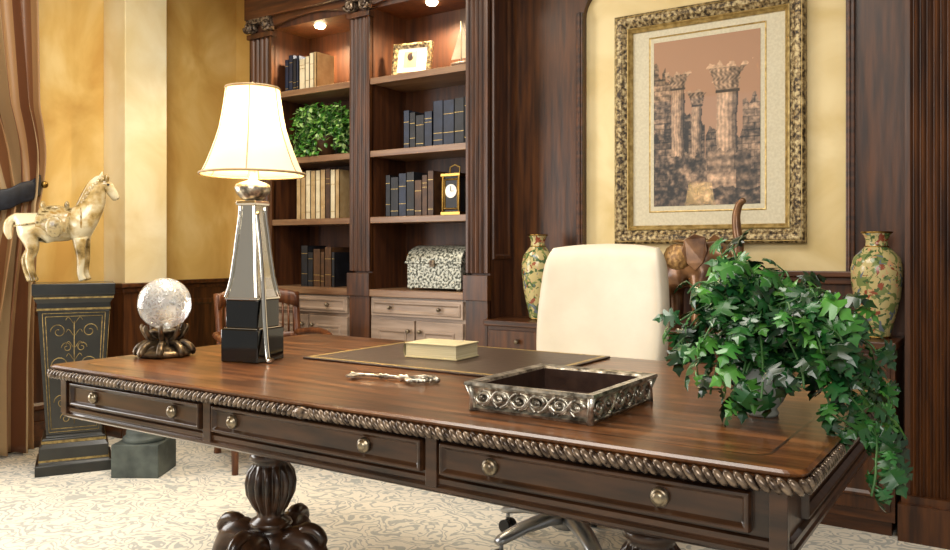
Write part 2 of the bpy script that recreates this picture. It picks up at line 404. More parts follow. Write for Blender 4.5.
bm=B(); box(bm,-.06,.06,-.045,.045,0,.02); box(bm,-.06,.06,-.045,.045,.2,.215)
for sx in(-.05,.05):
    for sy in(-.037,.037): tube(bm,[(sx,sy,.02),(sx,sy,.2)],.007,8)
tube(bm,[(-.03,0,.215),(-.03,0,.25),(0,0,.262),(.03,0,.25),(.03,0,.215)],.004,6); frame_loop(bm,-.045,.045,.03,.19,-.034,[(0,0),(.005,.006),(.01,0)])
mk('case',bm,'brass',e,bevel=.002)
bm=B(); box(bm,-.045,.045,-.033,.033,.02,.2); mk('body',bm,'b_black',e)
bm=B(); tube(bm,[(0,-.034,.125),(0,-.038,.125)],.035,24); mk('dial',bm,'white',e)
bm=B(); box(bm,-.001,.001,-.041,-.038,.125,.15); box(bm,-.001,.018,-.041,-.038,.124,.126); mk('hands',bm,'b_black',e)
e=empty('decorative_chest',(-2.63,3.66,.88))
bm=B(); box(bm,-.18,.18,-.12,.12,.012,.15)
for sx in(-.16,.16):
    for sy in(-.11,.11): ell(bm,(sx,sy,.012),(.016,.016,.012))
R=[]
for x in(-.185,.185): R.append([Vector((x,.125*math.cos(t),.155+.09*math.sin(t))) for t in [pi*k/14 for k in range(15)]])
rings(bm,R,True,True)
box(bm,-.19,.19,-.13,.13,.146,.16)
mk('body',bm,mat('chest_silver','#3e4038','#b4b4a6',.4,metal=.5,scale=75,detail=2,lo=.42,hi=.56,bump=.4),e,bevel=.003)
bm=B(); box(bm,-.015,.015,-.138,-.128,.13,.165); mk('clasp',bm,'aged',e)

# ---------------- leaves ----------------
HALF=[(0,0),(.10,.04),(.36,-.12),(.30,.06),(.18,.15),(.48,.18),(.40,.30),(.18,.34),(.42,.50),(.30,.60),(.13,.58),(.22,.78),(.11,.88),(0,1.08)]
FERN=[(0,0),(.2,.1),(.3,.3),(.28,.5),(.18,.75),(0,1)]
def leaf(bm,lay,base,dirv,nrm,size,col,half=HALF,droop=.45,wid=1):
    y=dirv.normalized(); x=y.cross(nrm)
    if x.length<.01: x=y.orthogonal()
    x.normalize(); z=x.cross(y)
    for s in(1,-1):
        prev=None
        for hx,hy in half:
            def P(a,b): 
                return base+x*(a*size*wid)+y*(b*size*(1-.15*b))+z*(-abs(a)*.3-droop*b*b)*size
            a=bm.verts.new(P(s*hx,hy)); m=bm.verts.new(P(0,min(1,max(hy,0))))
            if prev:
                for tri in ((prev[1],prev[0],a),(prev[1],a,m)):
                    try:
                        f=bm.faces.new(tri if s>0 else tri[::-1]); f.smooth=True
                        for l in f.loops: l[lay]=(col[0],col[1],col[2],1)
                    except ValueError: pass
            prev=(a,m)
def gcol(pal):
    c=rgb(random.choice(pal)); k=random.uniform(.6,1.2); return tuple(v*k for v in c[:3])
PAL=['#1a4a22','#275f28','#123a1a','#37762f','#1b4a28','#22582a','#4e8c36','#103218']
e=empty('potted_plant',(-.434,1.70,.7665))
bm=B(); lathe(bm,[(.0001,0),(.03,0),(.032,.006),(.028,.014),(.04,.03),(.052,.055),(.054,.075),(.048,.092),(.051,.098),(.046,.099),(.043,.09),(.0001,.085)],seg=32); mk('pot',bm,'pot',e)
bm=B(); lathe(bm,[(.0001,.092),(.044,.09)],seg=20,cap=False); mk('soil',bm,'soil',e)
bml=B(); lay=bml.loops.layers.float_color.new('Col'); bms=B()
rt=Vector((.832,.555,0)); fw=Vector((-.555,.832,0))
def vine(P,size,step,rs=.0022,q2=2):
    pts=catmull(P,6); tube(bms,pts,rs,5)
    acc=0
    for i in range(1,len(pts)):
        acc+=(pts[i]-pts[i-1]).length
        if acc>step:
            acc=0
            d=(pts[i]-pts[i-1]).normalized()
            for q in range(q2):
                rnd=Vector((random.gauss(0,1),random.gauss(0,1),random.gauss(0,.6)+.2)); rnd=(rnd-d*rnd.dot(d)*.5).normalized()
                pet=pts[i]+rnd*random.uniform(.008,.026)
                tube(bms,[pts[i],pet],rs*.6,4)
                leaf(bml,lay,pet,(rnd*.8+d*.7+Vector((0,0,-.3))),Vector((random.gauss(0,.6),random.gauss(0,.6)-.5,.9)),size*random.uniform(.6,1.15),gcol(PAL))
for k in range(56):
    a=random.uniform(0,2*pi); el=random.uniform(.0,1.0)
    L=random.uniform(.12,.205)
    h=Vector((math.cos(a),math.sin(a),0)); off=rt*.018
    top=Vector((0,0,.09))
    tip=top+off+h*L*math.cos(el*1.3)*.95+Vector((0,0,L*math.sin(el*1.3)*1.25+.015))
    mid=top+h*L*.35*math.cos(el)+Vector((0,0,L*.65))
    end=tip+h*.03+Vector((0,0,-.05*(1-el)))
    vine([top,mid*1.0,tip,end],.056,.029)
def V(r,f,z): return rt*r+fw*f+Vector((0,0,z))
O=V(0,0,.09)
T=[[O,V(.1,0,.16),V(.18,-.02,.08),V(.22,-.04,.03)],
   [O,V(.08,-.06,.13),V(.15,-.12,.06),V(.165,-.16,-.01),V(.165,-.17,-.07)],
   [O,V(.1,-.03,.15),V(.18,-.08,.07),V(.2,-.1,-.0),V(.2,-.11,-.03)],
   [O,V(.07,-.1,.12),V(.12,-.16,.04),V(.12,-.23,.0),V(.115,-.26,-.06)],
   [O,V(.06,-.08,.12),V(.12,-.2,.03),V(.09,-.285,-.03),V(.075,-.30,-.075)],
   [O,V(-.05,-.08,.12),V(-.08,-.1,.05),V(-.09,-.11,.02)],
   [O,V(.12,.03,.15),V(.2,.02,.1),V(.25,0,.05)],
   [O,V(-.07,-.02,.16),V(-.11,-.04,.08),V(-.12,-.05,.05)],
   [O,V(.05,-.12,.1),V(.07,-.17,.04),V(.09,-.2,.02)]]
for P in T: vine(P,.046,.022)
mk('foliage',bml,'leaf',e,recalc=False); mk('stems',bms,'stem',e)
e=empty('potted_ivy',(-3.5,3.62,1.656))
bm=B(); lathe(bm,[(.0001,0),(.05,0),(.07,.12),(.075,.13),(.06,.13),(.0001,.12)],seg=24); mk('pot',bm,'b_brown',e)
bml=B(); lay=bml.loops.layers.float_color.new('Col'); bms=B()
P2=['#4f8a2c','#7db04c','#3a7324','#a8c87a','#2f6420']
for k in range(60):
    a=random.uniform(0,2*pi); L=random.uniform(.12,.25); h=Vector((math.cos(a)*1.0,math.sin(a)*.45,0)); 
    z1=random.uniform(.12,.31)
    pts=catmull([Vector((0,0,.12)),h*L*.5+Vector((0,0,.1+z1*.6)),h*L+Vector((0,0,z1)),h*L*1.15+Vector((0,-.02 if a>pi else 0,z1-random.uniform(.05,.2)))],5)
    tube(bms,pts,.0015,4)
    for p in pts[3:]:
        for q in range(3):
            r=Vector((random.gauss(0,1),random.gauss(0,1),random.gauss(0,1))).normalized()
            leaf(bml,lay,p+r*.01,r,Vector((random.gauss(0,.4),-.6,1)),random.uniform(.025,.042),gcol(P2),FERN)
for bb in (bml,bms):
    for v in bb.verts:
        v.co.y=min(v.co.y,.19); v.co.x=max(-.32,min(.29,v.co.x)); v.co.z=max(v.co.z,.003)
mk('foliage',bml,'leaf',e,recalc=False); mk('stems',bms,'stem',e)

# ---------------- desk ----------------
dk=empty('desk')
X0,X1,Y0,Y1=-2.365,-.262,1.283,2.373
def rrect(x0,x1,y0,y1,r,n=6):
    out=[]
    for cx,cy,a0 in((x1-r,y0+r,-pi/2),(x1-r,y1-r,0),(x0+r,y1-r,pi/2),(x0+r,y0+r,pi)):
        for k in range(n+1): a=a0+pi/2*k/n; out.append((cx+r*math.cos(a),cy+r*math.sin(a)))
    return out
bm=B()
R=[]
for d,z in ((.012,.733),(.012,.752),(.006,.757),(.004,.762),(.010,.766)): R.append([Vector((x,y,z)) for x,y in rrect(X0+d,X1-d,Y0+d,Y1-d,.03)])
rings(bm,R,True,True,0,False); mk('top',bm,'dtop',dk)
bm=B()
for d in (.075,):
    frame=[ [Vector((x,y,.7663)) for x,y in rrect(X0+d+q,X1-d-q,Y0+d+q,Y1-d-q,.03)] for q in (0,.005)]
    rings(bm,frame,True,False,0,False)
mk('inlay',bm,'dwood',dk)
bm=B(); path=rrect(X0+.004,X1-.004,Y0+.004,Y1-.004,.03,8); path.append(path[0])
acc=0; step=.0165; nxt=0
for (ax,ay),(bx,by) in zip(path,path[1:]):
    L=math.hypot(bx-ax,by-ay)
    if L<1e-6: continue
    while nxt<=acc+L:
        t=(nxt-acc)/L; x=ax+(bx-ax)*t; y=ay+(by-ay)*t
        ang=math.atan2(by-ay,bx-ax)
        s=1
        if abs(y-Y0)<.03 and x<(X0+X1)/2: s=-1
        rot=Matrix.Rotation(ang,4,'Z')@Matrix.Rotation(s*math.radians(48),4,'Y')
        ell(bm,(x,y,.742),(.0175,.0085,.0072),rot,8,6)
        nxt+=step
    acc+=L
mk('gadroon_edge',bm,'bead',dk)
bm=B(); rings(bm,[[Vector(((X0+X1)/2+r*math.cos(t)*1.7,Y0+.004-dy,.742+r*math.sin(t))) for t in [2*pi*k/16 for k in range(16)]] for r,dy in((.014,0),(.013,.008),(.008,.012),(.003,.0125))]); mk('leaf_block',bm,'bead',dk)
bm=B(); i=.03
ax0,ax1,ay0,ay1=X0+i,X1-i,Y0+i,Y1-i
R=[[Vector((x,y,z)) for x,y in rrect(ax0+d,ax1-d,ay0+d,ay1-d,.02,4)] for d,z in((.0,.735),(.0,.725),(.008,.722),(.008,.648),(.0,.645),(.0,.636),(.004,.63),(.0,.626),(.0,.62),(.012,.612))]
rings(bm,R,True,True,0,False)
mk('apron',bm,'dwood',dk)
bm=B()
DR=[(-2.265,-1.69),(-1.645,-1.0),(-.955,-.352)]
for a,b in DR:
    box(bm,a,b,ay0-.004,ay0+.01,.655,.72)
    frame_loop(bm,a,b,.655,.72,ay0-.004,[(0,0),(.002,.008),(.007,.008),(.012,.002),(.014,0)])
for x in (-2.305,-1.667,-.978,-.31):
    box(bm,x-.014,x+.014,ay0-.006,ay0+.01,.628,.73)
for a,b in((1.42,2.24),):
    frame_loop(bm,a,b,.655,.72,ax1-.008,[(0,0),(.002,.012),(.007,.012),(.014,.002)],axis='X')
mk('drawer_fronts',bm,'dwood',dk,bevel=.0015)
bm=B()
for x in (-2.15,-1.8,-1.57,-1.153,-.837,-.5):
    y=ay0-.006
    pr=[(.0001,-.014),(.005,-.014),(.010,-.012),(.011,-.009),(.013,-.008),(.016,-.006),(.0165,-.002),(.0165,.004)]
    R=[[Vector((x+r*math.cos(t),y+h,.688+r*math.sin(t))) for t in [2*pi*k/18 for k in range(18)]] for r,h in pr]
    rings(bm,R,True,True)
mk('drawer_knobs',bm,'knob',dk)
for k,(px,py) in enumerate(((-1.925,1.75),(-.69,1.75))):
    bm=B()
    box(bm,px-.16,px+.16,py-.16,py+.16,.585,.612)
    lathe(bm,[(.12,.585),(.12,.565),(.09,.55),(.055,.535),(.045,.49),(.062,.475),(.065,.46),(.05,.45),(.056,.44),(.072,.42,.22),(.079,.385,.25),(.075,.35,.25),(.055,.31,.2),(.043,.295),(.042,.28),(.06,.27),(.066,.258),(.05,.248),(.065,.24),(.075,.2),(.075,.12),(.05,.1)],px,py,112,lobes=14)
    for a in (12,102,192,282):
        c,s=math.cos(math.radians(a)),math.sin(math.radians(a))
        P=[(.04,.17),(.09,.215),(.14,.21),(.18,.15),(.205,.08),(.235,.045),(.27,.05),(.28,.075)]
        pts=catmull([(px+c*r,py+s*r,z) for r,z in P],4)
        tube(bm,pts,lerpn([.045,.045,.043,.036,.03,.032,.026,.018],4),10)
        ell(bm,(px+c*.255,py+s*.255,.035),(.04,.04,.034))
        P=[(.10,.2),(.125,.25),(.165,.25),(.185,.225),(.17,.205)]
        tube(bm,catmull([(px+c*r,py+s*r,z) for r,z in P],4),lerpn([.026,.024,.02,.017,.012],4),8)
    mk('pedestal_%d'%(k+1),bm,'dwood',dk)
bm=B(); box(bm,-1.9,-.72,1.71,1.79,.13,.18); mk('stretcher',bm,'dwood',dk,bevel=.01)

ZT=.7665
e=empty('desk_pad')
bm=B(); box(bm,-1.83,-1.05,1.79,2.33,ZT,ZT+.006); mk('pad',bm,'leather',e,bevel=.003)
bm=B(); R=[[Vector((x,y,ZT+.0065)) for x,y in ((-1.825+d,1.795+d),(-1.055-d,1.795+d),(-1.055-d,2.325-d),(-1.825+d,2.325-d))] for d in(0.004,.018)]; rings(bm,R,True,False,0,False); mk('gold_border',bm,'goldtrim',e)
e=empty('closed_book',(-1.475,2.03,ZT+.0067),math.radians(4))
bm=B(); box(bm,-.092,.092,-.067,.067,0,.004); box(bm,-.092,.092,-.067,.067,.041,.045)
R=[[Vector((-.092-.007*math.sin(pi*k/6),y,.0+.045*k/6)) for k in range(7)] for y in(-.067,.067)]; rings(bm,R,False,False)
mk('cover',bm,'olive',e,bevel=.001)
bm=B(); box(bm,-.09,.088,-.064,.064,.004,.041); mk('pages',bm,'page',e)
# ornate key lying on the desk: scrolled bow, turned shaft, toothed bit
e=empty('ornate_key',(-1.345,1.62,ZT),math.radians(10),1.0)
bm=B(); zk=.009
pts=[(x,0,zk) for x in (-.118,-.112,-.104,-.098,-.06,-.03,-.024,-.016,-.008,.0,.028,.034,.042,.05,.056,.062)]
tube(bm,pts,[.002,.006,.007,.0045,.0045,.0045,.0085,.005,.0085,.0048,.0048,.009,.006,.009,.006,.005],12)
box(bm,-.108,-.080,-.036,-.003,zk-.0025,zk+.0025); box(bm,-.100,-.094,-.042,-.036,zk-.0025,zk+.0025); box(bm,-.088,-.080,-.042,-.036,zk-.0025,zk+.0025)
ring=[(.092+.033*math.cos(t),.033*math.sin(t),zk) for t in [2*pi*k/32 for k in range(33)]]
tube(bm,ring,.0048,8)
for s in(1,-1):
    P=[]
    for k in range(18):
        t=k/17*2*pi*1.2; r=.014*(1-k/22); P.append((.092-r*math.cos(t)*.8,s*(.016-r*math.sin(t)*.9),zk+.001))
    tube(bm,P,.0028,6)
    tube(bm,catmull([(.06,0,zk),(.058,s*.016,zk),(.068,s*.032,zk),(.082,s*.040,zk),(.09,s*.034,zk)],4),.0038,6)
for k in range(9): t=-pi*.55+pi*1.1*k/8; ell(bm,(.092+.040*math.cos(t),.040*math.sin(t),zk),(.005,.005,.005),u=8,v=6)
ell(bm,(.137,0,zk),(.009,.007,.007))
mk('key',bm,'silver',e)
e=empty('ornate_tray',(-.815,1.565,ZT),0)
bm=B(); hx,hy=.135,.15
prof=[(.0,0),(-.004,.006),(.006,.012),(.004,.03),(-.006,.048),(-.014,.054),(-.012,.060),(.008,.058),(.012,.052),(.012,.01)]
R=[]
for d,z in prof: R.append([Vector((sx*(hx-d),sy*(hy-d),z)) for sx,sy in((-1,-1),(1,-1),(1,1),(-1,1))])
rings(bm,R,True,False,0,False)
def scroll(c,s,plane,flip,sz):
    P=[]
    for k in range(22):
        t=k/21*2*pi*1.35; r=sz*(1-k/26)
        P.append((c+flip*(r*math.cos(t)-sz*.2),.03+s*r*.8*math.sin(t)))
    return P
def side_pts(P,side):
    if side==0: return [(a,-hy-.003,z) for a,z in P]
    if side==1: return [(hx+.003,a,z) for a,z in P]
    if side==2: return [(-hx-.003,a,z) for a,z in P]
    return [(a,hy+.003,z) for a,z in P]
for side in range(4):
    L=hx if side in(0,3) else hy
    n=6
    for k in range(n):
        c=-L+.025+k*(2*L-.05)/(n-1)
        fl=1 if k%2 else -1
        tube(bm,side_pts(scroll(c,fl,0,fl,.019),side),[.0045*(1-.5*q/22) for q in range(22)],6)
        ell(bm,side_pts([(c,.03)],side)[0],(.005,.005,.005),u=8,v=6)
        if k<n-1:
            m=c+(2*L-.05)/(n-1)/2
            P=[(m-.02,.012),(m-.006,.02),(m+.004,.034),(m+.018,.046)]
            tube(bm,side_pts([(q.x,q.y) for q in catmull([Vector((a,z,0)) for a,z in P],4)],side),.0035,6)
            tube(bm,side_pts([(q.x,q.y) for q in catmull([Vector((a,z,0)) for a,z in [(m-.016,.046),(m-.002,.038),(m+.006,.022),(m+.016,.012)]],4)],side),.0028,6)
    for k in range(26):
        c=-L-.008+k*(2*L+.016)/25
        ell(bm,side_pts([(c,.0535)],side)[0],(.006,.006,.004),u=8,v=5)
for sx in(-1,1):
    for sy in(-1,1): tube(bm,[(sx*hx,sy*hy,.0),(sx*hx,sy*hy,.03),(sx*(hx+.006),sy*(hy+.006),.055)],[.008,.006,.009],8)
mk('tray_rim',bm,'silver',e)
bm=B(); box(bm,-hx+.01,hx-.01,-hy+.01,hy-.01,.001,.008); mk('tray_lining',bm,'leather',e)
bm=B()
for x0,x1,y0,y1 in ((-hx+.012,-hx+.014,-hy+.012,hy-.012),(hx-.014,hx-.012,-hy+.012,hy-.012),(-hx+.012,hx-.012,-hy+.012,-hy+.014),(-hx+.012,hx-.012,hy-.014,hy-.012)): box(bm,x0,x1,y0,y1,.008,.054)
mk('tray_walls',bm,'leather',e)

# ---------------- table lamp ----------------
e=empty('table_lamp',(-1.937,1.689,ZT),math.radians(12))
bm=B(); box(bm,-.066,.066,-.066,.066,0,.098); box(bm,-.056,.056,-.056,.056,.101,.185); mk('base',bm,'black',e,bevel=.003)
bm=B(); box(bm,-.059,.059,-.059,.059,.098,.101); box(bm,-.058,.058,-.058,.058,.185,.191)
prof=[(.056,.191),(.05,.215),(.044,.25),(.04,.29),(.036,.33),(.032,.38),(.028,.42),(.026,.45),(.026,.468),(.034,.474),(.034,.482)]
def sq(r,z,inx=0): return [Vector((sx*(r-inx),sy*(r-inx),z)) for sx,sy in((-1,-1),(1,-1),(1,1),(-1,1))]
for sx in(-1,1):
    for sy in(-1,1):
        tube(bm,[(sx*r,sy*r,z) for r,z in prof[:-2]],.006,8)
rings(bm,[sq(.034,.468),sq(.036,.474),sq(.034,.482)],True,True,0,False)
mk('edge_bars',bm,'chrome',e,bevel=.001)
bm=B(); rings(bm,[sq(r,z,.001) for r,z in prof[:-2]],True,True,0,False); mk('mirror_column',bm,'mirrordark',e)
bm=B(); lathe(bm,[(.02,.482),(.035,.49),(.048,.505),(.054,.52),(.05,.532),(.03,.54),(.015,.545),(.012,.58),(.016,.6),(.010,.64),(.010,.80),(.004,.82)],seg=28); mk('neck',bm,'silver',e)
bm=B()
pts=catmull([(.03,-.02,.45),(.045,-.025,.36),(.058,-.03,.25),(.068,-.035,.14),(.078,-.04,.06),(.088,-.045,.012),(.1,-.05,.006),(.106,-.052,.014)],5)
tube(bm,pts,.009,8,flat=.5); mk('strap',bm,'chrome',e)
bm=B(); sp=[(.158,.563),(.150,.572),(.139,.595),(.125,.63),(.112,.665),(.101,.70),(.093,.74),(.087,.78),(.081,.822)]
R=[]
seg=48
def sc(t): return 1-.018*abs(math.sin(3*t))
for r,z in sp:
    R.append([Vector((r*sc(t)*math.cos(t),r*sc(t)*math.sin(t),z)) for t in [2*pi*k/seg for k in range(seg)]])
rings(bm,R,True,False); mk('shade',bm,'shade',e)
bm=B()
for r,z in((.158,.563),(.081,.822)): tube(bm,[(r*sc(t)*math.cos(t),r*sc(t)*math.sin(t),z) for t in [2*pi*k/48 for k in range(49)]],.004,6)
for k in range(6):
    t=k*pi/3; tube(bm,[(r*math.cos(t)*1.003,r*math.sin(t)*1.003,z) for r,z in sp],.0018,5)
mk('shade_trim',bm,'b_tan',e)
bm=B(); lathe(bm,[(.003,.82),(.01,.825),(.011,.832),(.005,.84),(.0001,.845)],seg=12)
for k in range(3): t=k*2*pi/3; tube(bm,[(0,0,.812),(.08*math.cos(t),.08*math.sin(t),.819)],.0015,5)
mk('finial',bm,'brass',e)
bm=B(); ell(bm,(0,0,.68),(.026,.026,.034),u=16,v=10); mk('bulb',bm,'bulb',e)
l=bpy.data.lights.new('lamp_light','POINT'); l.energy=26; l.color=(1,.80,.52); l.shadow_soft_size=.05
o=bpy.data.objects.new('lamp_light',l); C.objects.link(o); o.location=(0,0,.735); o.parent=e

# ---------------- crystal ball ----------------
e=empty('crystal_ball_on_stand',(-2.243,1.60,ZT))
bm=B(); ell(bm,(0,0,.165),(.081,.081,.081),u=32,v=20); mk('ball',bm,'crystal',e)
bm=B(); lathe(bm,[(.0001,0),(.07,0),(.08,.006),(.082,.014),(.07,.022,.05),(.045,.032,.1),(.03,.045),(.024,.055),(.035,.066),(.045,.074),(.05,.08),(.046,.083),(.03,.078),(.0001,.075)],seg=40,lobes=10)
for k in range(8):
    t=2*pi*k/8; c,s=math.cos(t),math.sin(t)
    tube(bm,catmull([(c*.03,s*.03,.05),(c*.048,s*.048,.058),(c*.062,s*.062,.078),(c*.068,s*.068,.092),(c*.066,s*.066,.1)],3),lerpn([.008,.009,.008,.006,.004],3),6)
    tube(bm,catmull([(c*.03,s*.03,.04),(c*.05,s*.05,.045),(c*.075,s*.075,.03),(c*.084,s*.084,.014),(c*.08,s*.08,.01)],3),lerpn([.008,.01,.012,.012,.008],3),6)
mk('stand',bm,'aged',e)

# ---------------- office chair ----------------
e=empty('office_chair',(-1.375,2.68,0),math.radians(-8))
bm=B()
R=[]
N=36
for k in range(25):
    t=k/24; z=.50+t*.625
    w=.25+.03*math.sin(pi*min(1,t*1.05))+.008*t
    th=.055
    if t>.86: q=(t-.86)/.14; s_=math.sqrt(max(0,1-q*q*.85)); th*=s_; w-=.035*(1-s_)
    yc=.2+.06*t
    ring=[]
    for i_ in range(N):
        a=2*pi*i_/N; ca,sa=math.cos(a),math.sin(a); ex=.42
        x=w*math.copysign(abs(ca)**ex,ca); y=th*math.copysign(abs(sa)**ex,sa)
        ring.append(Vector((x,yc+y-.045*(x/w)**2+.02,z-.018*(x/w)**2*t)))
    R.append(ring)
rings(bm,R,True,True,0,True); mk('backrest',bm,'cream',e)
bm=B(); R=[]
for z,s in((.40,.9),(.41,.97),(.44,1),(.48,1),(.505,.97),(.515,.9)):
    ring=[]
    for i_ in range(N):
        a=2*pi*i_/N; ca,sa=math.cos(a),math.sin(a); ring.append(Vector((.26*s*math.copysign(abs(ca)**.4,ca),.25*s*math.copysign(abs(sa)**.4,sa)-.02,z)))
    R.append(ring)
rings(bm,R); mk('seat',bm,'cream',e)
bm=B(); lathe(bm,[(.035,.13),(.035,.26),(.022,.26),(.022,.4)],seg=20); box(bm,-.1,.1,-.1,.1,.385,.402); mk('column',bm,'blackpl',e)
bm=B(); bw=B()
lathe(bm,[(.06,.09),(.062,.12),(.055,.145),(.04,.155)],seg=24)
for k in range(5):
    a=2*pi*k/5+.62; c,s=math.cos(a),math.sin(a)
    tube(bm,[(c*.02,s*.02,.125),(c*.1,s*.1,.13),(c*.2,s*.2,.115),(c*.29,s*.29,.09),(c*.31,s*.31,.082)],[.04,.04,.034,.028,.018],10,flat=.6)
    tube(bm,[(c*.29,s*.29,.08),(c*.29,s*.29,.05)],.008,6)
    for q in(-.016,.016):
        cx,cy=c*.29-s*q,s*.29+c*q
        tube(bw,[(cx-s*-.009,cy+c*-.009,.026),(cx-s*.009,cy+c*.009,.026)],.026,14)
mk('star_base',bm,'steel',e); mk('casters',bw,'blackpl',e)

# ---------------- credenza ----------------
cz=empty('credenza')
bm=B(); box(bm,-2.235,-.395,3.47,3.745,.06,.72); box(bm,-2.22,-.41,3.5,3.745,0,.06); mk('body',bm,'woodH',cz)
bm=B(); box(bm,-2.245,-.387,3.44,3.748,.72,.75); mk('top',bm,'woodH',cz,bevel=.006)
bm=B()
n=5; w=(2.235-.395)/n
for k in range(n):
    a=-2.235+k*w+.015; b=a+w-.03
    box(bm,a,b,3.455,3.47,.60,.70); box(bm,a,b,3.455,3.47,.1,.585)
    frame_loop(bm,a+.05,b-.05,.15,.535,3.455,[(0,0),(.004,.008),(.014,.008),(.025,0)])
mk('doors',bm,'woodV',cz,bevel=.003)
bm=B()
for k in range(n): ell(bm,(-2.235+(k+.5)*w,3.44,.65),(.013,.015,.013))
mk('knobs',bm,'knob',cz)
def vase(x,y,rs,hs):
    e=empty('porcelain_vase',(x,y,.75))
    bm=B(); lathe(bm,[(r*rs,z*hs) for r,z in((.0001,0),(.5,0),(.52,.02),(.56,.06),(.72,.2),(.9,.38),(.99,.55),(1.0,.66),(.9,.76),(.62,.83),(.44,.87),(.42,.92),(.5,.97),(.6,1.0),(.52,.995),(.36,.93),(.34,.88),(.0001,.86))],seg=36)
    mk('body',bm,'vase',e)
    bm=B()
    for r,z in((.575,1.0),(.45,.865),(.52,.015)): tube(bm,[(r*rs*math.cos(t),r*rs*math.sin(t),z*hs) for t in [2*pi*k/28 for k in range(29)]],.004,6)
    mk('gilt_bands',bm,'brass',e)
vase(-2.02,3.6,.082,.425); vase(-.475,3.6,.095,.42)

# ---------------- animals ----------------
def skin(name,verts,edges,radii,mt,parent,root=0,sub=2):
    me=bpy.data.meshes.new(name); me.from_pydata([Vector(v) for v in verts],edges,[]); me.materials.append(M[mt])
    o=bpy.data.objects.new(name,me); C.objects.link(o); o.parent=parent
    sk=o.modifiers.new('skin','SKIN'); sk.use_smooth_shade=True
    lay=me.skin_vertices[0].data
    for i_,r in enumerate(radii):
        rr=r if hasattr(r,'__len__') else (r,r)
        lay[i_].radius=rr; lay[i_].use_root=(i_==root)
    s=o.modifiers.new('sub','SUBSURF'); s.levels=sub; s.render_levels=sub
    return o
e=empty('elephant_sculpture',(-1.235,3.59,.75),math.radians(-12))
v=[];ed=[];rd=[]
def add(p,r,par=None):
    v.append(p); rd.append(r)
    if par is not None: ed.append((par,len(v)-1))
    return len(v)-1
rt0=add((-.09,0,.27),(.085,.095)); sp_=add((0,0,.29),(.09,.105),rt0); sh=add((.07,0,.295),(.08,.09),sp_); nk=add((.11,0,.325),(.062,.07),sh); hd=add((.15,0,.345),(.058,.062),nk)
t=add((.185,0,.305),.034,hd); t=add((.21,0,.29),.028,t); t=add((.235,0,.32),.025,t); t=add((.24,0,.38),.023,t); t=add((.228,0,.44),.021,t); t=add((.225,0,.50),.019,t); t=add((.24,0,.548),.017,t); t=add((.268,0,.568),.014,t)
for s in(1,-1):
    a=add((-.105,s*.052,.18),.042,rt0); a=add((-.10,s*.055,.09),.034,a); a=add((-.105,s*.055,.015),.036,a)
    a=add((.075,s*.052,.18),.038,sh); a=add((.08,s*.055,.09),.032,a); a=add((.075,s*.055,.015),.035,a)
a=add((-.18,0,.29),.014,rt0); a=add((-.2,0,.22),.008,a); a=add((-.205,0,.13),.007,a)
skin('body',v,ed,rd,'bronze',e)
bm=B()
for s in(1,-1):
    pts=[(.0,0,0),(-.01,.0,.06),(-.05,.02,.075),(-.09,.035,.05),(-.10,.04,.0),(-.075,.035,-.055),(-.045,.02,-.085),(-.015,.005,-.05)]
    R=[[Vector((.125+a,s*(.06+b+q),.345+c)) for a,b,c in pts] for q in(0,.008)]
    rings(bm,R,True,True,0,True)
mk('ears',bm,'bronze',e,bevel=.002)
bm=B()
for s in(1,-1): tube(bm,catmull([(.17,s*.03,.305),(.205,s*.042,.28),(.24,s*.042,.3)],5),lerpn([.009,.008,.003],5),8)
mk('tusks',bm,'ivory',e)
bm=B()
for s in(1,-1): ell(bm,(.185,s*.047,.36),(.006,.004,.006),u=8,v=6)
mk('eyes',bm,'b_black',e)
bm=B(); ell(bm,(-.01,0,.39),(.075,.05,.012)); 
for s in(1,-1): ell(bm,(-.01,s*.087,.32),(.07,.018,.06))
mk('saddle_cloth',bm,mat('bronze_gilt','#6a4c2c','#a98450',.35,metal=.5,scale=60,bump=.3),e)

e=empty('horse_statue',(-4.015,2.273,.935),math.radians(59.6),.98)
v=[];ed=[];rd=[]
rt0=add((-.14,0,.30),(.075,.088)); b1=add((-.06,0,.285),(.076,.082),rt0); b2=add((.03,0,.288),(.074,.084),b1); ch=add((.095,0,.315),(.066,.082),b2)
n1=add((.135,0,.385),(.048,.068),ch); n2=add((.155,0,.445),(.039,.056),n1); n3=add((.172,0,.5),(.032,.045),n2)
h1=add((.2,0,.517),(.031,.036),n3); h2=add((.228,0,.485),(.026,.032),h1); h3=add((.248,0,.448),(.021,.024),h2); h4=add((.256,0,.43),(.019,.020),h3)
for s,df in((1,0),(-1,.025)):
    a=add((-.155,s*.045,.235),(.042,.054),rt0); a=add((-.13,s*.05,.18),.035,a); a=add((-.175+df,s*.05,.12),.023,a); a=add((-.162+df,s*.05,.05),.017,a); a=add((-.15+df,s*.05,.022),.019,a); a=add((-.145+df,s*.05,.009),.023,a)
    a=add((.1-df,s*.042,.235),(.036,.044),ch); a=add((.105-df,s*.045,.175),.027,a); a=add((.11-df,s*.045,.12),.021,a); a=add((.106-df,s*.045,.05),.017,a); a=add((.115-df,s*.045,.022),.019,a); a=add((.12-df,s*.045,.009),.023,a)
a=add((-.21,0,.335),.024,rt0); a=add((-.24,0,.315),.026,a); a=add((-.248,0,.265),.023,a); a=add((-.235,0,.22),.012,a)
skin('body',v,ed,rd,'horse',e)
bm=B()
for s in(1,-1): tube(bm,[(.178,s*.016,.53),(.18,s*.02,.555),(.186,s*.018,.578)],[.011,.011,.003],6)
mane=[(.2,0,.553),(.165,0,.54),(.132,0,.505),(.108,0,.46),(.088,0,.42),(.065,0,.385)]
tube(bm,catmull(mane,5),lerpn([.01,.018,.02,.02,.018,.01],5),8)
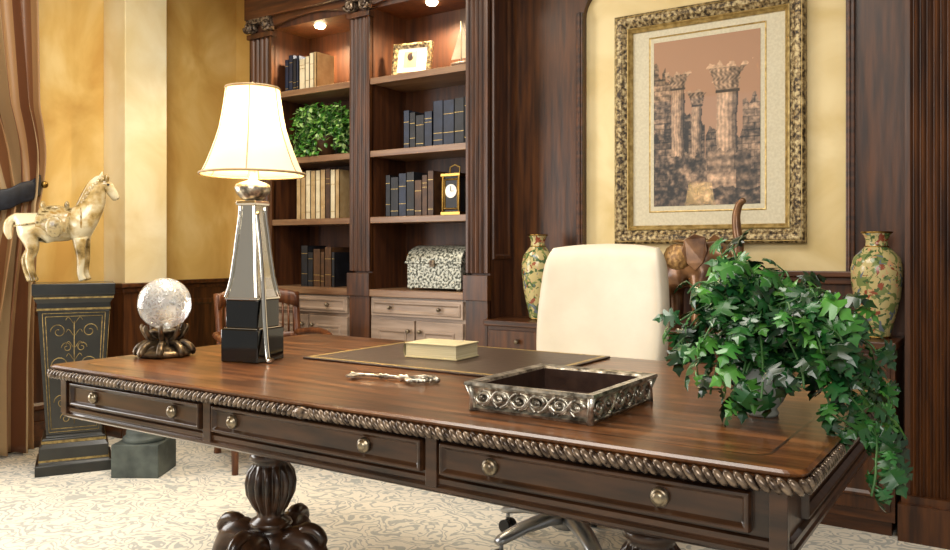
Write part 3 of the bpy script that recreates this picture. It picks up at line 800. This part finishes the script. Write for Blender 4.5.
for k,p in enumerate(catmull(mane,3)): ell(bm,(p.x+.006,.014 if k%2 else -.014,p.z-.01),(.014,.016,.022),u=8,v=6)
mk('mane_and_ears',bm,'horse',e)
bm=B()
for s in(1,-1): ell(bm,(.213,s*.028,.51),(.007,.004,.006),u=8,v=6); ell(bm,(.26,s*.014,.437),(.003,.003,.003),u=6,v=5)
mk('eyes',bm,'b_black',e)
bm=B()
R=[]
for x in [-.115,-.11,-.07,-.03,.01,.035,.04]:
    ex=.0 if x in(-.115,.04) else .007
    R.append([Vector((x+.01*math.cos(2*a),(.078+ex)*math.sin(a),.288+(.085+ex)*math.cos(a)+(.008 if abs(a)<.4 else 0))) for a in [math.radians(-112+224*k/24) for k in range(25)]])
rings(bm,R,False,False)
ell(bm,(-.04,0,.382),(.055,.035,.016)); ell(bm,(-.09,0,.395),(.014,.032,.024)); ell(bm,(.02,0,.395),(.013,.024,.026))
for s in(1,-1): ell(bm,(-.035,s*.087,.285),(.045,.009,.055))
tube(bm,[(.085,.073*math.cos(a),.31+.09*math.sin(a)) for a in [2*pi*k/20 for k in range(21)]],.005,6)
for s in(1,-1): tube(bm,catmull([(-.11,s*.08,.305),(-.17,s*.074,.295),(-.205,s*.04,.29),(-.222,0,.29)],4),.005,6)
mk('saddle',bm,'saddle',e)
p=empty('display_plinth',(-3.995,2.323,0),math.radians(59.6))
def taper(bm,levels,asp=.85,mi=0):
    rings(bm,[[Vector((sx*w*.86,sy*w*asp*.86,z)) for sx,sy in((-1,-1),(1,-1),(1,1),(-1,1))] for w,z in levels],True,True,mi,False)
bm=B()
taper(bm,[(.2,0),(.2,.05),(.18,.06),(.18,.13),(.165,.15),(.165,.175),(.145,.18),(.145,.19)]); 
taper(bm,[(.145,.19),(.185,.80)]); taper(bm,[(.19,.80),(.19,.84),(.205,.86),(.205,.875),(.215,.88),(.215,.935)])
mk('body',bm,'plinth',p,bevel=.003)
bm=B()
taper(bm,[(.167,.152),(.167,.165)]); taper(bm,[(.192,.805),(.192,.815)]); taper(bm,[(.207,.862),(.207,.87)]); taper(bm,[(.182,.065),(.182,.075)])
def facept(u,z,face):
    w=(.145+(z-.19)/(.61)*.04)*.86
    return (u*w, -w*.85-.001, z) if face==0 else (w+.001, u*w*.85, z)
for face in(0,1):
    for s in(1,-1):
        for zc,sz,uo in((.27,.2,.3),(.35,.28,.42),(.44,.18,.25),(.53,.32,.42),(.62,.18,.22),(.70,.26,.45)):
            P=[]
            for k in range(20):
                t_=k/19*2*pi*1.3; r=sz*(1-k/24); P.append(facept(s*(uo+r*math.cos(t_)*.9),zc+r*.15*math.sin(t_),face))
            tube(bm,P,.0021,5)
        for k in range(9):
            zc=.26+k*.06; a=facept(s*.03,zc,face); b=facept(s*.16,zc+.03,face); c=facept(s*.24,zc+.015,face)
            tube(bm,catmull([a,b,c],3),.0016,4)
    for q in(.88,.80):
        zz0,zz1=.205+(.88-q)*.2,.79-(.88-q)*.2
        for (u0,z0),(u1,z1) in(((-q,zz0),(-q,zz1)),((q,zz0),(q,zz1)),((-q,zz1),(q,zz1)),((-q,zz0),(q,zz0))): tube(bm,[facept(u0,z0,face),facept(u1,z1,face)],.0018,5)
    tube(bm,[facept(0,.24,face),facept(0,.75,face)],.002,5)
mk('gilt_decoration',bm,mat('faded_gilt','#6f5c34','#a8925a',.5,metal=.4,scale=50),p)

# ---------------- picture ----------------
e=empty('framed_picture')
YP=3.785
bm=B(); frame_loop(bm,-1.67,-.775,1.13,2.25,YP,[(0,0),(0,.035),(.008,.045),(.02,.05),(.04,.046),(.055,.036),(.065,.03),(.068,.0)])
mk('frame',bm,'frameg',e)
bm=B(); frame_loop(bm,-1.67+.066,-.775-.066,1.196,2.184,YP,[(0,.034),(.006,.036),(.012,.028),(.022,.02),(.024,.0)]); frame_loop(bm,-1.672,-.773,1.128,2.252,YP,[(.01,.04),(.014,.048),(.018,.047)])
frame_loop(bm,-1.50,-.945,1.28,2.13,YP,[(0,.0105),(.004,.012),(.008,.0105)])
mk('frame_beading',bm,'framei',e)
bm=B(); box(bm,-1.6,-.84,YP-.01,YP-.002,1.2,2.18); mk('mat_board',bm,'matb',e)
NX,NZ=150,236
ax0,ax1,az0,az1=-1.475,-.972,1.31,2.10
def fbm(x,y,o=4):
    return noise.fractal(Vector((x,y,3.3)),.9,2.0,o)
def art(u,w):
    n2=fbm(u*26,w*40,5); n3=fbm(u*9+7,w*14,3)
    sky=(178-14*w,138-14*w,108-12*w)
    ru=None
    def stone(v,k=60): 
        v=max(18,min(235,v+k*n2)); return (v,v*.82,v*.66)
    def blocks(base,s=26):
        row=int(w*s); edge=((w*s)%1<.14) or (((u*9+row*.5)%1)<.08)
        return stone(base+22*math.sin(row*7.3)+(-40 if edge else 12),75)
    jag=.022*math.sin(u*61)+.04*fbm(u*18,1.7,3)
    if u>.84 and w<.60+jag-.05*(u-.84): ru=blocks(110)
    if .5<u<=.84 and w<.44+jag: ru=blocks(90)
    top=.86 if u<.05 else (.80 if u<.085 else (.83 if u<.12 else (.74 if u<.17 else 0)))
    if w<top+jag*.6: ru=blocks(115,30)
    if .1<u<.5 and w<.60+jag-.25*(u-.1): ru=blocks(75)
    if .30<u<.345 and w<.5: ru=stone(35,25)
    def column(c,hw,top,caph,br,base):
        nonlocal ru
        d=(u-c+.012*n3)/hw
        if abs(d)<1 and base<w<=top-caph:
            ru=stone(br*(1-.65*max(0,d+.1)**1.3-.15*max(0,-d-.3))+20*math.cos(d*17),50)
        if top-caph<w<top+jag*.5:
            q=(w-(top-caph))/caph; cw=hw*(1.1+.9*q**1.6)*(1+.12*n2)
            if abs(u-c)<cw:
                leafy=math.sin(u*150+math.sin(w*90)*2)*math.sin(w*130)
                ru=stone(br*.72+45*leafy-25*(d>0.4),60)
            if q>.88 and abs(u-c)<cw*1.06: ru=stone(br*1.0,50)
        if 0<top-caph-w<.014 and abs(d)<1.15: ru=stone(50,20)
    column(.235,.062,.80,.09,180,.3)
    column(.42,.05,.68,.08,170,.28)
    column(.70,.095,.82,.15,200,.30)
    if .52<u<.92 and w<.315+jag*.4 and w>.2: ru=stone(140+30*math.sin(w*110)-(60 if u>.76 else 0),60)
    if .46<u<.97 and w<=.2: ru=stone(165-(80 if u>.78 else 0)+25*math.sin(w*90),65)
    if u<.52 and w<.30+.05*n3+jag: ru=stone(90+90*n3,85)
    if w<.10+.03*n3: ru=stone(65+90*n3,80)
    if u<.14 and .1<w<.42+jag: ru=blocks(65)
    c=ru or sky
    return tuple(lin(max(0,min(255,q))) for q in c)
bm=B(); lay=bm.loops.layers.float_color.new('Col')
G=[[bm.verts.new((ax0+(ax1-ax0)*i_/NX,YP-.0115,az0+(az1-az0)*j/NZ)) for j in range(NZ+1)] for i_ in range(NX+1)]
cc=[[art(i_/NX,j/NZ) for j in range(NZ+1)] for i_ in range(NX+1)]
for i_ in range(NX):
    for j in range(NZ):
        f=bm.faces.new((G[i_][j],G[i_+1][j],G[i_+1][j+1],G[i_][j+1]))
        for l,(a,b) in zip(f.loops,((i_,j),(i_+1,j),(i_+1,j+1),(i_,j+1))): l[lay]=(*cc[a][b],1)
mk('print',bm,'art',e,recalc=False)

# ---------------- curtain ----------------
e=empty('curtain')
bm=B(); lay=bm.loops.layers.float_color.new('Col')
NS,NZc=150,60
cols=[rgb('#84593a'),rgb('#a9835a'),rgb('#6e462e'),rgb('#b89c74')]
def cpar(z):
    if z>1.38: q=min(1,(z-1.38)/1.2); yr=2.40-.03*q+.03*math.sin(min(1,(z-1.38)/.5)*pi); yl=2.03-.55*q**.7
    else: q=min(1,(1.38-z)/.9); yr=2.39-.03*math.sin(q*pi*.5); yl=2.03-.28*q
    return yl,yr
def cur(s,z):
    yl,yr=cpar(z)
    ph=2*pi*7*s+.4*math.sin(z*1.3+s*5)
    k=min(1,abs(z-1.38)/.25); amp=.022+.023*k
    return Vector((-4.46+amp*math.sin(ph)+.02*math.sin(ph*.5+z),yl+(yr-yl)*s+.012*math.cos(ph),z))
G=[]
for j in range(NZc+1):
    z=.015+j/NZc*2.85
    G.append([bm.verts.new(cur(i_/NS,z)) for i_ in range(NS+1)])
for j in range(NZc):
    for i_ in range(NS):
        f=bm.faces.new((G[j][i_],G[j][i_+1],G[j+1][i_+1],G[j+1][i_])); f.smooth=True
        c=cols[(i_//7)%4]
        for l in f.loops: l[lay]=(c[0],c[1],c[2],1)
o=mk('drape',bm,'curtain',e,recalc=False); sm=o.modifiers.new('s','SOLIDIFY'); sm.thickness=.003
bm=B(); R=[]
for i_ in range(41):
    s=i_/40
    zc=1.29+.17*s
    row=[]
    for h in (-.055,-.045,-.02,.02,.045,.055):
        yl,yr=cpar(1.38)
        bulge=math.sin(pi*min(1,max(0,s)))**.5
        row.append(Vector((-4.50+.098*bulge+.008*(1-(h/.055)**2),yl-.03+(yr-yl+.06)*s,zc+h+.004*math.sin(s*22))))
    R.append(row)
rings(bm,R,False,False)
o=mk('tieback',bm,'navy',e); sm=o.modifiers.new('s','SOLIDIFY'); sm.thickness=.006
bm=B(); tube(bm,[(-4.6,2.43,1.46),(-4.47,2.43,1.46)],.008,8); ell(bm,(-4.47,2.43,1.46),(.014,.02,.02)); mk('tieback_hook',bm,'brass',e)
bm=B(); tube(bm,[(-4.46,-.9,2.88),(-4.46,2.5,2.88)],.018,12); ell(bm,(-4.46,2.53,2.88),(.03,.03,.03))
for y in (-.7,1.0,2.48): tube(bm,[(-4.6,y,2.88),(-4.46,y,2.88)],.01,8)
mk('rod',bm,'woodH',e)

# ---------------- wooden armchair + side table ----------------
e=empty('wooden_armchair',(-3.28,2.98,0),math.radians(62))
bm=B()
for sx,sy in((-.23,-.22),(.23,-.22)): tube(bm,[(sx,sy,0),(sx,sy,.2),(sx,sy,.43)],[.016,.02,.026],8)
for sx in(-.21,.21): tube(bm,catmull([(sx*1.05,.27,0),(sx,.22,.25),(sx,.21,.45),(sx*1.02,.25,.65),(sx*1.04,.3,.86)],4),.02,8)
box(bm,-.26,.26,-.25,.24,.41,.45)
pts=[(.25*math.sin(a)*1.0,.33-.07*(1-math.cos(a))*2-.0,.83+.035*math.cos(a*1.5)) for a in [math.radians(-62+124*k/14) for k in range(15)]]
R=[[Vector((x,y+d,z+h)) for d,h in((-.012,-.05),(.012,-.05),(.014,.0),(.010,.03),(-.010,.03),(-.014,0))] for x,y,z in pts]; rings(bm,R,True,True)
R=[[Vector((x,y-.01+d,.62+h)) for d,h in((-.01,-.02),(.01,-.02),(.01,.02),(-.01,.02))] for x,y,z in pts]; rings(bm,R,True,True)
for k in range(1,14): x,y,z=pts[k]; tube(bm,[(x,y-.01,.62),(x,y,z-.03)],.006,6)
for sx in(-1,1):
    tube(bm,catmull([(sx*.21,.23,.64),(sx*.27,.05,.66),(sx*.27,-.15,.65),(sx*.25,-.2,.62)],4),.018,8); tube(bm,[(sx*.24,-.17,.45),(sx*.265,-.16,.64)],.015,8)
mk('frame',bm,'redwood',e)
bm=B(); box(bm,-.235,.235,-.23,.2,.45,.49); mk('seat',bm,'leather',e,bevel=.015)
e=empty('side_table',(-3.61,2.46,0),math.radians(33))
bm=B(); box(bm,-.115,.115,-.115,.115,0,.16); lathe(bm,[(.1,.16),(.1,.18),(.085,.19),(.085,.21),(.06,.23),(.05,.3),(.06,.4),(.08,.43)],seg=24); mk('stone_base',bm,'stone',e,bevel=.004)
bm=B(); lathe(bm,[(.11,.43),(.125,.44),(.125,.455),(.115,.46)],seg=36); mk('top',bm,'stone',e)

# ---------------- lights ----------------
def area(name,loc,rot,sx,sy,en,col):
    l=bpy.data.lights.new(name,'AREA'); l.shape='RECTANGLE'; l.size=sx; l.size_y=sy; l.energy=en; l.color=col
    o=bpy.data.objects.new(name,l); C.objects.link(o); o.location=loc; o.rotation_euler=[math.radians(a) for a in rot]; return o
area('window_daylight',(-4.58,.55,1.55),(0,-90,0),2.0,1.8,95,(1,.97,.93))
area('overhead_fill',(-1.6,1.6,2.9),(0,0,0),1.8,1.1,60,(1,.95,.86))  # added fill under the ceiling to brighten the walls, not a real fitting
area('overhead_fill',(-3.3,2.3,2.9),(0,0,0),.7,.7,26,(1,.93,.8))  # smaller added fill above the left side, no fitting there
area('rear_fill',(.2,-1.4,2.3),(62,0,30),2.0,1.4,74,(1,.97,.91))  # unseen fill added behind the camera, no lamp of the room
w=bpy.data.worlds.new('world'); S.world=w; w.use_nodes=True
bg=w.node_tree.nodes['Background']; bg.inputs[0].default_value=(1,.96,.9,1); bg.inputs[1].default_value=.38

cam=bpy.data.cameras.new('camera'); co=bpy.data.objects.new('camera',cam); C.objects.link(co)
co.location=(0,0,1.1); co.rotation_euler=(math.radians(90),0,math.radians(33.7))
cam.sensor_width=36; cam.lens=30.96; cam.shift_y=-25/950; cam.clip_start=.05
S.camera=co
try:
    S.view_settings.view_transform='Standard'
except Exception as ex: print(ex)
